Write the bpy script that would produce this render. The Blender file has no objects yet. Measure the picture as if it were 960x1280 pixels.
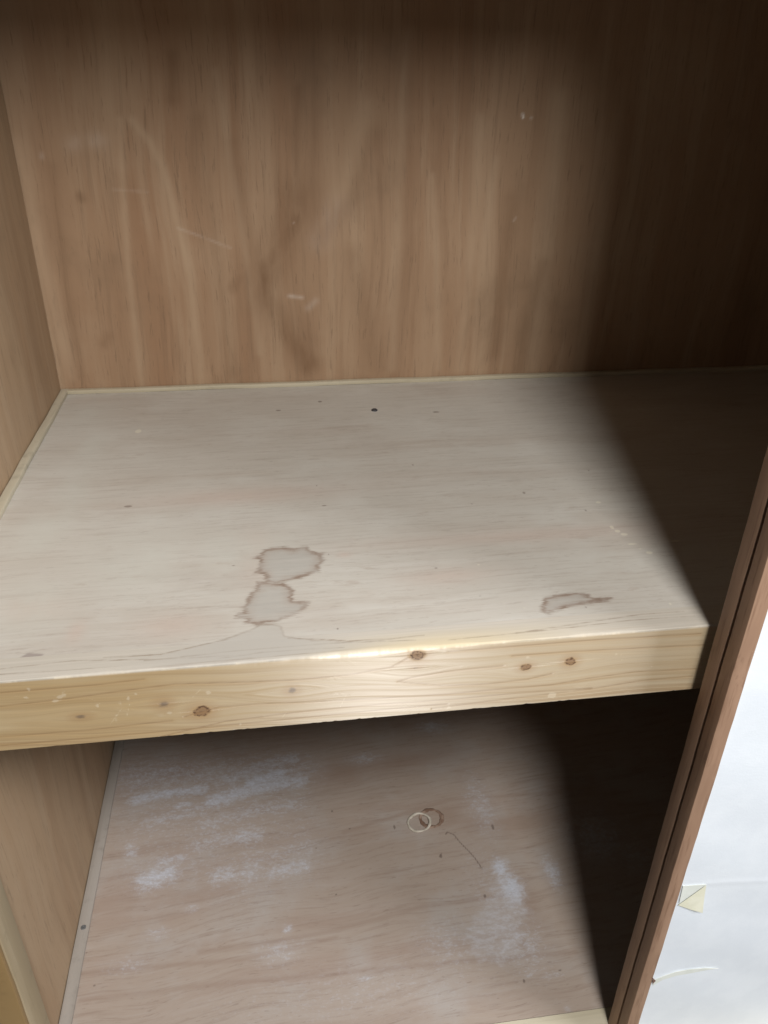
import bpy, bmesh, math, random
import numpy as np
from mathutils import Vector

# ---------------------------------------------------------------- camera, light, exposure
scene = bpy.context.scene
COL = scene.collection
cam_data = bpy.data.cameras.new('camera')
cam = bpy.data.objects.new('camera', cam_data); COL.objects.link(cam)
cam.location = (0.3652, -0.6267, 0.5216)
cam.rotation_euler = (math.radians(60.4048), math.radians(-0.9198), math.radians(-8.1125))
cam_data.sensor_fit = 'VERTICAL'; cam_data.sensor_height = 36.0
cam_data.lens = 36.0 * 1001.5 / 1280.0
cam_data.clip_start = 0.02; cam_data.clip_end = 100
cam_data.dof.use_dof = True
cam_data.dof.focus_distance = 0.92
cam_data.dof.aperture_fstop = 14.0
scene.camera = cam

world = bpy.data.worlds.new('World'); scene.world = world
world.use_nodes = True
bg = world.node_tree.nodes['Background']
bg.inputs['Color'].default_value = (0.90, 0.95, 1.0, 1)
bg.inputs['Strength'].default_value = 0.064          # the dim light of the room around the closet

lamp_data = bpy.data.lights.new('ceiling_lamp', 'AREA')   # round ceiling lamp of the room, above and behind the photographer
lamp_data.shape = 'ELLIPSE'; lamp_data.size = 0.47; lamp_data.size_y = 0.72
lamp_data.energy = 76; lamp_data.color = (1.0, 0.975, 0.945)
lamp = bpy.data.objects.new('ceiling_lamp', lamp_data); COL.objects.link(lamp)
lamp.location = (0.735, -1.5, 1.68)
lamp.rotation_euler = (math.radians(12), 0, 0)

side_data = bpy.data.lights.new('second_lamp', 'AREA')     # softer, cooler light from high up on the right of the room
side_data.shape = 'SQUARE'; side_data.size = 1.0
side_data.energy = 72; side_data.color = (0.97, 0.98, 1.0)
side = bpy.data.objects.new('second_lamp', side_data); COL.objects.link(side)
side.location = (2.6, -1.4, 1.55)
side.rotation_euler = (Vector((0.2, 0.2, 0.0)) - side.location).to_track_quat('-Z', 'Y').to_euler()

scene.view_settings.view_transform = 'Standard'
scene.view_settings.look = 'None'
scene.view_settings.exposure = 0.0
scene.view_settings.gamma = 1.0
scene.render.engine = 'CYCLES'

# ---------------------------------------------------------------- dimensions (metres; z = 0 is the shelf top)
D = 0.766        # depth of the closet
H = 0.7346       # drop from shelf to closet floor
W = 1.72         # width of the closet
HB = 0.09        # height of the front rail
RAIL = 0.034     # depth of the rail's top
TOP = 1.06       # closet ceiling
rng = random.Random(4)

# marks on the wood, measured on the planes they lie on (metres)
F = {
 'stains': [[(0.347,0.2059),(0.356,0.2077),(0.3681,0.2086),(0.3816,0.2033),(0.3938,0.2062),(0.3977,0.2072),(0.4001,0.1969),(0.4081,0.1917),(0.4154,0.1894),(0.4119,0.1828),(0.4181,0.1752),(0.4117,0.1691),(0.409,0.1627),(0.4082,0.1509),(0.4023,0.1498),(0.3904,0.1434),(0.3787,0.1389),(0.3672,0.136),(0.3586,0.1325),(0.3488,0.1356),(0.3454,0.1416),(0.3476,0.1477),(0.3449,0.1545),(0.3334,0.1563),(0.3392,0.1643),(0.3378,0.1684),(0.34,0.1789),(0.3408,0.1856),(0.3327,0.1885),(0.3402,0.1954)],[(0.3376,0.1375),(0.3488,0.1356),(0.3586,0.132),(0.3657,0.1321),(0.3724,0.1246),(0.3763,0.1156),(0.3748,0.0966),(0.393,0.0921),(0.3912,0.0854),(0.3827,0.0773),(0.373,0.0695),(0.3629,0.0663),(0.3581,0.0614),(0.349,0.0614),(0.3411,0.0602),(0.3372,0.0581),(0.332,0.0613),(0.3235,0.0645),(0.3267,0.0685),(0.3142,0.0755),(0.3161,0.0808),(0.3227,0.0823),(0.3212,0.0915),(0.3259,0.0979),(0.3265,0.1071),(0.3306,0.1174),(0.3361,0.124)],[(0.6532,0.0675),(0.6675,0.0729),(0.6933,0.074),(0.7052,0.0683),(0.7075,0.061),(0.7288,0.0605),(0.7216,0.0552),(0.7085,0.0539),(0.6956,0.053),(0.6749,0.0506),(0.658,0.0447),(0.6487,0.0387),(0.6415,0.0467),(0.6488,0.0578)]],
 'spill': [(0.3312,0.0524),(0.3395,0.0582),(0.352,0.058),(0.3619,0.0527),(0.3647,0.0362),(0.3921,0.0263),(0.4327,0.02),(0.4825,0.0192),(0.5332,0.0197),(0.602,0.0194),(0.5313,0.0106),(0.4312,0.0061),(0.3988,0.005),(0.343,0.0044),(0.2806,0.0036),(0.2046,0.0022),(0.1805,0.0123),(0.2019,0.0218),(0.2405,0.0219),(0.2713,0.0295),(0.3028,0.0385),(0.3189,0.0458)],
 'smudge': [(0.1014,0.0317),(0.1106,0.0404),(0.1273,0.0371),(0.1243,0.0301),(0.1064,0.0262)],
 'pink': [(0.1514,0.0688,0.009,0.0195),(0.2483,0.0679,0.0331,0.0197),(0.4407,0.1844,0.0095,0.0072),(0.3358,0.1931,0.019,0.0561),(0.1013,0.1166,0.0339,0.0213),(0.3149,0.347,0.1294,0.0234),(0.6647,0.2014,0.1821,0.0172),(0.5557,0.1243,0.0554,0.0164)],
 'chalk_shelf': [(0.091,0.3609,0.0231,0.0984),(0.065,0.2804,0.0293,0.0631),(0.064,0.6532,0.0388,0.0499),(0.0887,0.1181,0.0422,0.0468),(0.1956,0.2008,0.0653,0.0557),(0.0915,0.5255,0.0214,0.0545),(0.3168,0.2043,0.0573,0.0374)],
 'top_grain': [[(0.1863,0.0237),(0.2405,0.0219),(0.2713,0.0295),(0.3109,0.0401),(0.3436,0.0495)],[(0.3678,0.0319),(0.4003,0.0266),(0.4327,0.02),(0.4741,0.0189),(0.5079,0.0201)],[(0.2259,0.0139),(0.3193,0.0185),(0.408,0.0191),(0.4982,0.0133)],[(0.2882,0.0063),(0.3431,0.0131),(0.4236,0.0108)],[(0.5998,0.0116),(0.6723,0.0192),(0.7476,0.0271),(0.7982,0.0268)],[(0.0897,0.0188),(0.1561,0.0225),(0.2412,0.0145),(0.3194,0.011)],[(0.531,0.0093),(0.6437,0.013),(0.7348,0.0186),(0.8055,0.0172)],[(0.0919,0.0104),(0.1887,0.0077),(0.2882,0.0063),(0.3829,0.007)]],
 'front_grain': [[(0.0447,-0.0289),(0.0881,-0.0309),(0.1479,-0.0285),(0.2015,-0.0242),(0.2548,-0.0208),(0.3177,-0.0256),(0.3759,-0.0288),(0.4305,-0.0273),(0.4717,-0.0221),(0.4896,-0.0113)],[(0.0353,-0.0688),(0.0798,-0.0701),(0.1628,-0.0718),(0.2368,-0.0689),(0.2463,-0.0689)],[(0.2587,-0.0649),(0.2938,-0.056),(0.3316,-0.0561),(0.3748,-0.0589),(0.4471,-0.0628),(0.5328,-0.0658),(0.6028,-0.0647),(0.6474,-0.0651),(0.6874,-0.0604),(0.7388,-0.0569),(0.8119,-0.0601)],[(0.6454,-0.0492),(0.6194,-0.0542),(0.5756,-0.0561),(0.5277,-0.053),(0.4933,-0.0459),(0.478,-0.0421),(0.493,-0.0383),(0.5267,-0.0343),(0.5565,-0.0332),(0.5909,-0.0324)],[(0.232,-0.0894),(0.2978,-0.0763),(0.3743,-0.0721),(0.4557,-0.0716),(0.5419,-0.0736),(0.6125,-0.0726),(0.6941,-0.0748)],[(0.5163,-0.0843),(0.6042,-0.0796),(0.6898,-0.0766),(0.7486,-0.0705),(0.8104,-0.0703)],[(0.0774,-0.0818),(0.1696,-0.0826),(0.2649,-0.0823),(0.3631,-0.0808),(0.4558,-0.0795),(0.5335,-0.0795)],[(0.5984,-0.0203),(0.6682,-0.0209),(0.7401,-0.0237),(0.8137,-0.0266)],[(0.0916,-0.0139),(0.1357,-0.0138),(0.1804,-0.0137),(0.226,-0.0115)],[(0.5295,-0.008),(0.5972,-0.0074),(0.6839,-0.0074),(0.8064,-0.0106)]],
 'knots': [(0.2411,-0.0456,0.0062,0.0053,0),(0.2767,-0.0594,0.0087,0.0075,1),(0.1597,-0.053,0.006,0.0031,0),(0.3689,-0.0419,0.0048,0.0043,0),(0.4978,-0.009,0.0084,0.0063,2),(0.6149,-0.0371,0.0062,0.0044,1),(0.6639,-0.0346,0.0064,0.0056,1),(0.4968,-0.0258,0.0042,0.0016,0)],
 'nail': (0.5362,0.6287),
 'nail_floor': (0.0104,0.2389),
 'dots_shelf': [(0.4225,0.1866,0.0015,0.0025),(0.4199,0.0416,0.0016,0.0021),(0.4204,0.3658,0.0016,0.0029),(0.7034,0.3127,0.0025,0.0034),(0.7711,0.2552,0.0019,0.0033),(0.6933,0.0468,0.0015,0.0021),(0.5652,0.4159,0.0018,0.0031),(0.8187,0.3695,0.0017,0.003),(0.624,0.2895,0.0014,0.0024),(0.3098,0.1753,0.0028,0.0017),(1.1108,0.5695,0.0028,0.0052),(0.3749,0.6453,0.0054,0.0035),(0.4475,0.6778,0.0041,0.0044),(0.6391,0.611,0.0068,0.0035),(0.426,0.3075,0.0042,0.0022),(0.1691,0.3344,0.0062,0.0031),(0.4756,0.0294,0.0017,0.0013),(0.5451,0.1424,0.0024,0.002),(0.5829,0.0812,0.0022,0.0015)],
 'chips_shelf': [(0.7893,0.2089,0.0031,0.0049),(0.7926,0.1985,0.0041,0.0038),(0.7976,0.1899,0.0051,0.0038),(0.7965,0.2745,0.0043,0.0033),(0.8115,0.1447,0.0049,0.0035),(0.8568,0.1675,0.007,0.0028),(0.7893,0.0412,0.0022,0.0029),(0.7692,0.0046,0.0021,0.0027),(0.153,0.5819,0.005,0.0079),(0.6254,0.0535,0.0026,0.0014),(0.5965,0.1432,0.0028,0.002),(0.8,0.0136,0.0017,0.002),(0.7983,0.1667,0.006,0.0021),(0.8036,0.1548,0.004,0.0018)],
 'chips_front': [(0.1448,-0.0251,0.0037,0.0031),(0.149,-0.0224,0.0022,0.004),(0.1994,-0.0386,0.0011,0.0082),(0.1495,-0.0194,0.0015,0.002),(0.1182,-0.0129,0.0014,0.003),(0.2078,-0.0333,0.0015,0.0052),(0.1777,-0.0403,0.0015,0.0041),(0.1928,-0.0581,0.0015,0.0064),(0.2853,-0.0357,0.0031,0.0031),(0.6493,-0.0802,0.0055,0.0047),(0.6161,-0.0242,0.0027,0.0021),(0.7141,-0.0298,0.0023,0.0022),(0.7208,-0.0371,0.0009,0.0045),(0.3137,-0.0816,0.0024,0.0023),(0.2436,-0.0577,0.0047,0.0022),(0.5339,-0.0853,0.0035,0.0024),(0.1402,-0.0297,0.0052,0.002),(0.1133,-0.0225,0.0022,0.002),(0.2159,-0.03,0.0016,0.002),(0.7589,-0.0511,0.0019,0.0012),(0.5976,-0.0117,0.0017,0.0011)],
 'scr_front': [[(0.1862,-0.066),(0.1997,-0.0471)],[(0.138,-0.0212),(0.1505,-0.0309)],[(0.2027,-0.0593),(0.2082,-0.0417)],[(0.1693,-0.0268),(0.1811,-0.0386)],[(0.2691,-0.0403),(0.2788,-0.0297)],[(0.3566,-0.0789),(0.3619,-0.0706)],[(0.4177,-0.0705),(0.4245,-0.0536)],[(0.7196,-0.0304),(0.7236,-0.0429)]],
 'bands': [([(0.0591,0.548),(0.0757,0.5609),(0.1343,0.5686)],0.0121,0.468),([(0.0606,0.4986),(0.1037,0.5073),(0.1882,0.5109)],0.017,0.637),([(0.2076,0.4769),(0.2925,0.5004),(0.3753,0.5076)],0.0219,0.68),([(0.2375,0.5252),(0.3021,0.5534),(0.3687,0.5669)],0.0219,0.51),([(0.2834,0.5134),(0.339,0.5303)],0.0219,0.722),([(0.0973,0.4419),(0.1392,0.4526),(0.1909,0.4596)],0.0267,0.372),([(0.1418,0.4742),(0.1635,0.477)],0.0097,0.558),([(0.197,0.4237),(0.2834,0.4449),(0.3725,0.4501)],0.0243,0.372),([(0.1783,0.3798),(0.2664,0.3939),(0.292,0.3957)],0.0267,0.341),([(0.1024,0.3178),(0.1373,0.3271)],0.0243,0.62),([(0.1229,0.3527),(0.1593,0.3552)],0.0121,0.496),([(0.2308,0.3102),(0.2835,0.3318),(0.376,0.3491)],0.0316,0.279),([(0.3202,0.3079),(0.3739,0.3104)],0.0194,0.434),([(0.2672,0.3101),(0.2876,0.3122)],0.0267,0.372),([(0.0649,0.3896),(0.0673,0.3769)],0.0146,0.434),([(0.2227,0.3113),(0.2429,0.3133)],0.0194,0.496),([(0.2622,0.3892),(0.2877,0.3859)],0.0194,0.496),([(0.2056,0.4226),(0.2061,0.412)],0.0316,0.31),([(0.1059,0.3993),(0.1606,0.3382)],0.0486,0.155),([(0.099,0.5549),(0.1216,0.3245)],0.0607,0.112),([(0.2834,0.5134),(0.2835,0.3222)],0.085,0.186),([(0.1506,0.4731),(0.1592,0.3576)],0.085,0.136),([(0.3396,0.5486),(0.3331,0.3253)],0.0425,0.155),([(0.0584,0.5541),(0.3672,0.5328)],0.0607,0.357),([(0.0712,0.4833),(0.3638,0.4568)],0.0547,0.211),([(0.0788,0.4181),(0.3653,0.3915)],0.0547,0.186),([(0.0911,0.3473),(0.3705,0.3252)],0.0547,0.186)],
 'drip': [(0.7217,0.2787),(0.7341,0.2804),(0.7433,0.2352),(0.7505,0.2107),(0.749,0.1732),(0.7353,0.1604),(0.7127,0.1076),(0.6816,0.0918),(0.6442,0.0994),(0.6306,0.1252),(0.632,0.1597),(0.6654,0.1842),(0.6931,0.226)],
 'blobs_floor': [(0.8115,0.2423,0.017,0.035,0.5),(0.9176,0.3049,0.0506,0.0597,0.45),(0.967,0.2552,0.0348,0.0428,0.3),(0.7206,0.4045,0.0278,0.078,0.35),(0.6681,0.6197,0.0309,0.0189,0.5),(0.5115,0.5481,0.0359,0.0173,0.4),(0.3425,0.195,0.0078,0.0085,0.5),(0.3283,0.1585,0.0408,0.0244,0.3),(0.0897,0.1677,0.0325,0.016,0.28),(0.1319,0.2159,0.0207,0.0113,0.32),(0.1833,0.2549,0.0134,0.009,0.35),(0.4585,0.0983,0.015,0.005,0.4),(0.7231,0.1198,0.039,0.0546,0.35),(0.5998,0.1361,0.0518,0.0551,0.25),(0.7216,0.2622,0.0142,0.0224,0.8),(0.7319,0.2209,0.0194,0.0306,0.9),(0.7521,0.0643,0.0201,0.0062,0.35),(0.7144,0.0693,0.0088,0.005,0.4),(0.7594,0.0103,0.0048,0.0069,0.35),(0.6903,0.2263,0.0416,0.096,0.2),(0.4487,0.0784,0.2456,0.0501,0.15)],
 'dots_floor': [(0.4349,0.4241,0.0027,0.003),(0.4268,0.2485,0.0027,0.0024),(0.3712,0.1023,0.0017,0.0025),(0.0426,0.1424,0.003,0.002),(0.0212,0.1978,0.002,0.0017),(0.7055,0.0616,0.0025,0.0037),(0.6809,0.2121,0.0028,0.0045),(0.5478,0.3726,0.0022,0.0071),(0.6216,0.3001,0.0029,0.005),(0.7314,0.3488,0.003,0.0071),(0.7672,0.07,0.0038,0.0019),(0.7666,0.0023,0.0024,0.0017),(0.4641,0.3798,0.0029,0.0021),(0.399,0.3461,0.0022,0.002)],
 'crack': [(0.6399,0.3445),(0.6439,0.3493),(0.6547,0.3426),(0.6626,0.3239),(0.6733,0.3053),(0.6823,0.2872),(0.689,0.2664)],
 'crack_faint': [(0.6244,0.3065),(0.6181,0.2972)],
 'grain_floor': [[(0.201,0.1754),(0.303,0.1753),(0.4209,0.1833),(0.5592,0.2055),(0.7285,0.209)],[(0.0113,0.1641),(0.1398,0.1598),(0.2648,0.1537),(0.4198,0.1709)],[(0.0247,0.1228),(0.2163,0.1192),(0.4397,0.111),(0.6451,0.1032),(0.8029,0.0956)],[(0.453,0.374),(0.661,0.4218),(0.8848,0.4128)]],
 'dark_floor': [(0.7506,0.1878,0.0164,0.0385),(0.7693,0.3512,0.0602,0.0215),(0.653,0.3847,0.0273,0.0221),(0.7092,0.359,0.0451,0.0179),(0.7231,0.1198,0.0052,0.0133),(0.617,0.5303,0.0982,0.0215),(0.4671,0.5174,0.0481,0.0337)],
 'ring_a': (0.5956,0.3755),
 'ring_b': (0.6202,0.3834),
 'ring_ra': (0.0202,0.0199),
 'pale_back': [([(0.1608,0.432),(0.1516,0.3415),(0.1432,0.2187),(0.1399,0.0977),(0.1384,0.0032)],0.006,0.8),([(0.1785,0.4322),(0.1986,0.4046),(0.218,0.3647),(0.2297,0.2808),(0.2396,0.2042),(0.2421,0.0948),(0.242,0.0069)],0.007,0.9),([(0.0038,0.3982),(0.007,0.2947),(0.0154,0.195),(0.0227,0.0297)],0.012,0.6),([(0.3096,0.4979),(0.3195,0.3994),(0.3342,0.2546),(0.3489,0.0628)],0.007,0.6),([(0.5999,0.555),(0.5917,0.4004),(0.5897,0.2119),(0.5867,0.0251)],0.01,0.5),([(0.7208,0.4361),(0.721,0.2503),(0.7147,0.0208)],0.012,0.6),([(0.8498,0.4716),(0.8576,0.3016),(0.8539,0.0161)],0.016,0.7),([(0.5333,0.4572),(0.5141,0.3767),(0.4942,0.3285)],0.016,0.5),([(0.7524,0.377),(0.7383,0.2097),(0.7376,0.02)],0.007,0.5),([(0.6462,0.3526),(0.6599,0.2109),(0.6737,0.0222)],0.006,0.5),([(0.9499,0.4377),(0.9446,0.2478),(0.9489,0.0129)],0.012,0.4)],
 'red_back': [([(0.4308,0.4781),(0.4266,0.3998),(0.4192,0.2729)],0.007,0.45),([(0.4197,0.2855),(0.3927,0.2411),(0.3643,0.2087),(0.3616,0.1617),(0.3841,0.1194),(0.4062,0.083),(0.4331,0.0379)],0.022,0.75),([(0.4222,0.3165),(0.3959,0.2539),(0.3635,0.1955)],0.04,0.6),([(0.3706,0.202),(0.3608,0.1479),(0.4158,0.0754)],0.035,0.45),([(0.2474,0.5178),(0.2409,0.4598)],0.01,0.5),([(0.3867,0.254),(0.3514,0.2155),(0.3086,0.1763)],0.012,0.4),([(0.3257,0.3994),(0.3415,0.2673),(0.3592,0.1201)],0.014,0.35),([(0.5136,0.2264),(0.5419,0.0865),(0.557,0.0261)],0.02,0.35),([(0.7857,0.3148),(0.7816,0.209),(0.7781,0.0496)],0.015,0.45),([(0.8546,0.2079),(0.8361,0.1082),(0.8304,0.0169)],0.012,0.4),([(0.5527,0.4119),(0.5139,0.3161),(0.4598,0.2532)],0.014,0.3),([(0.0846,0.324),(0.0865,0.3205)],0.007,0.7),([(-0.0422,0.2771),(-0.029,0.283)],0.004,0.9),([(0.0849,0.0851),(0.0936,0.099)],0.01,0.35),([(0.0499,0.3647),(0.0425,0.2202),(0.036,0.0292)],0.01,0.3),([(0.2798,0.4329),(0.2839,0.3172),(0.2966,0.02)],0.012,0.3)],
 'white_back': [([(0.4039,0.1608),(0.4271,0.1576)],0.003,0.8),([(0.4362,0.1393),(0.4505,0.1515)],0.006,0.4),([(0.229,0.2746),(0.2635,0.2617),(0.311,0.2421)],0.002,0.4),([(0.7903,0.4447),(0.7921,0.4401)],0.0018,3.0),([(0.8055,0.4402),(0.8056,0.439)],0.0018,1.5),([(0.0381,0.3839),(0.0375,0.3805)],0.004,0.5),([(0.1346,0.3333),(0.1892,0.3296)],0.002,0.3),([(0.0852,0.3985),(0.1273,0.4043)],0.012,0.3),([(0.7956,0.2864),(0.7918,0.2812)],0.002,0.6),([(0.4156,0.2817),(0.4168,0.2805)],0.001,0.8),([(0.4598,0.2532),(0.4874,0.3038)],0.02,0.25)],
 'flap_quad': [(0.835,-0.3983),(0.8319,-0.3585),(0.8604,-0.359),(0.8694,-0.413)],
 'flap_upper': [(0.834,-0.3933),(0.8319,-0.3585),(0.863,-0.361)],
 'flap_lower': [(0.8336,-0.3964),(0.8633,-0.3626),(0.866,-0.3882),(0.8687,-0.4145),(0.8521,-0.408)],
 'tear': [(0.8306,-0.558),(0.8463,-0.5504),(0.8623,-0.5448),(0.8816,-0.5435),(0.9028,-0.5454),(0.9239,-0.551),(0.9041,-0.5513),(0.8837,-0.5532),(0.8643,-0.5544),(0.8458,-0.5596),(0.834,-0.57)],
 'tear_line': [(0.8302,-0.556),(0.8491,-0.5529),(0.8663,-0.5475)],
 'crease': [(0.8608,-0.3606),(0.8932,-0.3634),(0.9488,-0.3703)],
 'chip': [(0.8272,-0.5461),(0.8334,-0.5549),(0.8301,-0.5616)],
}

# ---------------------------------------------------------------- node helper
class S:
    def __init__(s, t, sock): s.t = t; s.s = sock
    def _m(s, op, o=None, c=None, clamp=False):
        n = s.t.nodes.new('ShaderNodeMath'); n.operation = op; n.use_clamp = clamp
        put(s.t, s, n.inputs[0])
        if o is not None: put(s.t, o, n.inputs[1])
        if c is not None: put(s.t, c, n.inputs[2])
        return S(s.t, n.outputs[0])
    def __add__(s, o): return s._m('ADD', o)
    __radd__ = __add__
    def __sub__(s, o): return s._m('SUBTRACT', o)
    def __rsub__(s, o): return (s * -1.0) + o
    def __mul__(s, o): return s._m('MULTIPLY', o)
    __rmul__ = __mul__
    def abs(s): return s._m('ABSOLUTE')
    def pow(s, o): return s._m('POWER', o)
    def sat(s): return s._m('ADD', 0.0, clamp=True)
    def max(s, o): return s._m('MAXIMUM', o)
    def min(s, o): return s._m('MINIMUM', o)
    def sin(s): return s._m('SINE')
    def frac(s): return s._m('FRACT')

def put(t, v, inp):
    if isinstance(v, S): t.links.new(v.s, inp)
    elif isinstance(v, (tuple, list)) and len(v) == 3 and inp.type == 'RGBA': inp.default_value = (*v, 1)
    else: inp.default_value = v

class M:
    """a procedural material under construction"""
    def __init__(m, name):
        m.mat = bpy.data.materials.new(name); m.mat.use_nodes = True
        m.t = m.mat.node_tree; m.t.nodes.clear()
        m.out = m.t.nodes.new('ShaderNodeOutputMaterial')
        m.b = m.t.nodes.new('ShaderNodeBsdfPrincipled')
        m.t.links.new(m.b.outputs[0], m.out.inputs[0])
        g = m.t.nodes.new('ShaderNodeNewGeometry'); m.pos = S(m.t, g.outputs['Position'])
        x = m.t.nodes.new('ShaderNodeSeparateXYZ'); m.t.links.new(m.pos.s, x.inputs[0])
        m.x, m.y, m.z = (S(m.t, x.outputs[i]) for i in range(3))
    def vec(m, x, y, z):
        n = m.t.nodes.new('ShaderNodeCombineXYZ')
        for i, v in enumerate((x, y, z)): put(m.t, v, n.inputs[i])
        return S(m.t, n.outputs[0])
    def sc(m, sx, sy, sz, off=0.0):
        return m.vec(m.x * sx + off, m.y * sy + off * 1.7, m.z * sz + off * 0.6)
    def noise(m, v, detail=3.0, rough=0.55, dist=0.0):
        n = m.t.nodes.new('ShaderNodeTexNoise'); put(m.t, v, n.inputs['Vector'])
        n.inputs['Scale'].default_value = 1.0; n.inputs['Detail'].default_value = detail
        n.inputs['Roughness'].default_value = rough; n.inputs['Distortion'].default_value = dist
        return S(m.t, n.outputs['Fac'])
    def attr(m, name):
        n = m.t.nodes.new('ShaderNodeAttribute'); n.attribute_name = name
        return S(m.t, n.outputs['Fac'])
    def step(m, v, a, b):
        n = m.t.nodes.new('ShaderNodeMapRange'); n.interpolation_type = 'SMOOTHSTEP'
        put(m.t, v, n.inputs[0])
        if a < b:
            n.inputs[1].default_value = a; n.inputs[2].default_value = b
            n.inputs[3].default_value = 0; n.inputs[4].default_value = 1
        else:
            n.inputs[1].default_value = b; n.inputs[2].default_value = a
            n.inputs[3].default_value = 1; n.inputs[4].default_value = 0
        return S(m.t, n.outputs[0])
    def mix(m, a, b, f, mode='MIX'):
        n = m.t.nodes.new('ShaderNodeMix'); n.data_type = 'RGBA'; n.blend_type = mode
        put(m.t, f, n.inputs[0]); put(m.t, a, n.inputs[6]); put(m.t, b, n.inputs[7])
        return S(m.t, n.outputs[2])
    def done(m, color, rough=0.6, bump=None, bump_strength=0.3, bump_dist=0.001, spec=0.4, **kw):
        put(m.t, color, m.b.inputs['Base Color']); put(m.t, rough, m.b.inputs['Roughness'])
        put(m.t, spec, m.b.inputs['Specular IOR Level'])
        if bump is not None:
            n = m.t.nodes.new('ShaderNodeBump'); n.inputs['Strength'].default_value = bump_strength
            n.inputs['Distance'].default_value = bump_dist
            put(m.t, bump, n.inputs['Height']); m.t.links.new(n.outputs[0], m.b.inputs['Normal'])
        for k, v in kw.items(): put(m.t, v, m.b.inputs[k.replace('_', ' ')])
        return m.mat

# ---------------------------------------------------------------- distance fields for the marks
def seg_d(P, a, b):
    a = np.array(a); b = np.array(b); ab = b - a
    t = np.clip(((P - a) @ ab) / max(ab @ ab, 1e-12), 0, 1)
    return np.linalg.norm(P - a - t[:, None] * ab, axis=1)
def line_d(P, pts):
    d = np.full(len(P), 9.0)
    for a, b in zip(pts[:-1], pts[1:]): d = np.minimum(d, seg_d(P, a, b))
    return d
def poly_sd(P, pts):
    d = line_d(P, list(pts) + [pts[0]])
    ins = np.zeros(len(P), bool)
    n = len(pts)
    for i in range(n):
        (x1, y1), (x2, y2) = pts[i], pts[(i + 1) % n]
        if y1 == y2: continue
        c = ((y1 > P[:, 1]) != (y2 > P[:, 1])) & (P[:, 0] < (x2 - x1) * (P[:, 1] - y1) / (y2 - y1) + x1)
        ins ^= c
    return np.where(ins, -d, d)
def ell_r(P, e): return np.sqrt(((P[:, 0] - e[0]) / e[2]) ** 2 + ((P[:, 1] - e[1]) / e[3]) ** 2)
def min_ell(P, es):
    """about a distance in metres to the nearest of some ellipses"""
    d = np.full(len(P), 9.0)
    for e in es: d = np.minimum(d, (ell_r(P, e) - 1) * min(e[2], e[3]))
    return d
def sum_ell(P, es, s=None):
    v = np.zeros(len(P))
    for e in es: v = np.maximum(v, (e[4] if len(e) > 4 else 1.0) * np.exp(-ell_r(P, e) ** 2))
    return v
def sum_lines(P, ls):
    v = np.zeros(len(P))
    for pts, t, s in ls: v = np.maximum(v, s * np.exp(-(line_d(P, pts) / t) ** 2))
    return v
def set_attr(me, name, vals):
    a = me.attributes.new(name, 'FLOAT', 'POINT'); a.data.foreach_set('value', np.asarray(vals, np.float32))

# ---------------------------------------------------------------- mesh helpers
def link(name, me, mat, parent=None):
    o = bpy.data.objects.new(name, me); COL.objects.link(o)
    if mat: me.materials.append(mat)
    if parent is not None:
        o.parent = parent; o.location = -parent.location
    return o
def empty(name, loc):
    o = bpy.data.objects.new(name, None); COL.objects.link(o); o.location = loc; o.empty_display_size = 0.05
    return o
def tag(o, label, cat, group=None):
    o['label'] = label; o['category'] = cat
    if group: o['group'] = group
    return o
def structure(o, label=None):
    o['kind'] = 'structure'
    if label: o['label'] = label
    return o
def box_bm(bm, lo, hi):
    v = [bm.verts.new((x, y, z)) for x in (lo[0], hi[0]) for y in (lo[1], hi[1]) for z in (lo[2], hi[2])]
    for f in ((0,1,3,2),(4,6,7,5),(0,4,5,1),(2,3,7,6),(0,2,6,4),(1,5,7,3)): bm.faces.new([v[i] for i in f])
def box(name, lo, hi, mat, parent=None, bevel=0.0, seg=2, wob=0.0, cuts=0, axis=0):
    bm = bmesh.new(); box_bm(bm, lo, hi)
    if cuts:
        es = [e for e in bm.edges if abs((e.verts[0].co - e.verts[1].co)[axis]) > 1e-6]
        bmesh.ops.subdivide_edges(bm, edges=es, cuts=cuts, use_grid_fill=True)
    if bevel:
        es = [e for e in bm.edges if len(e.link_faces) == 2 and e.calc_face_angle() > 0.5]
        bmesh.ops.bevel(bm, geom=es, offset=bevel, segments=seg, affect='EDGES', profile=0.6)
    if wob:
        for v in bm.verts:
            t = v.co[axis]
            for k in range(3):
                if k != axis:
                    v.co[k] += wob * (math.sin(t * 23 + k) + 0.6 * math.sin(t * 61 + 2 * k) + 0.4 * math.sin(t * 140 + k * 3))
    bmesh.ops.recalc_face_normals(bm, faces=bm.faces)
    me = bpy.data.meshes.new(name); bm.to_mesh(me); bm.free()
    if bevel: me.polygons.foreach_set('use_smooth', [True] * len(me.polygons)); me.set_sharp_from_angle(angle=math.radians(50)) if hasattr(me, 'set_sharp_from_angle') else None
    return link(name, me, mat, parent)
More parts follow.
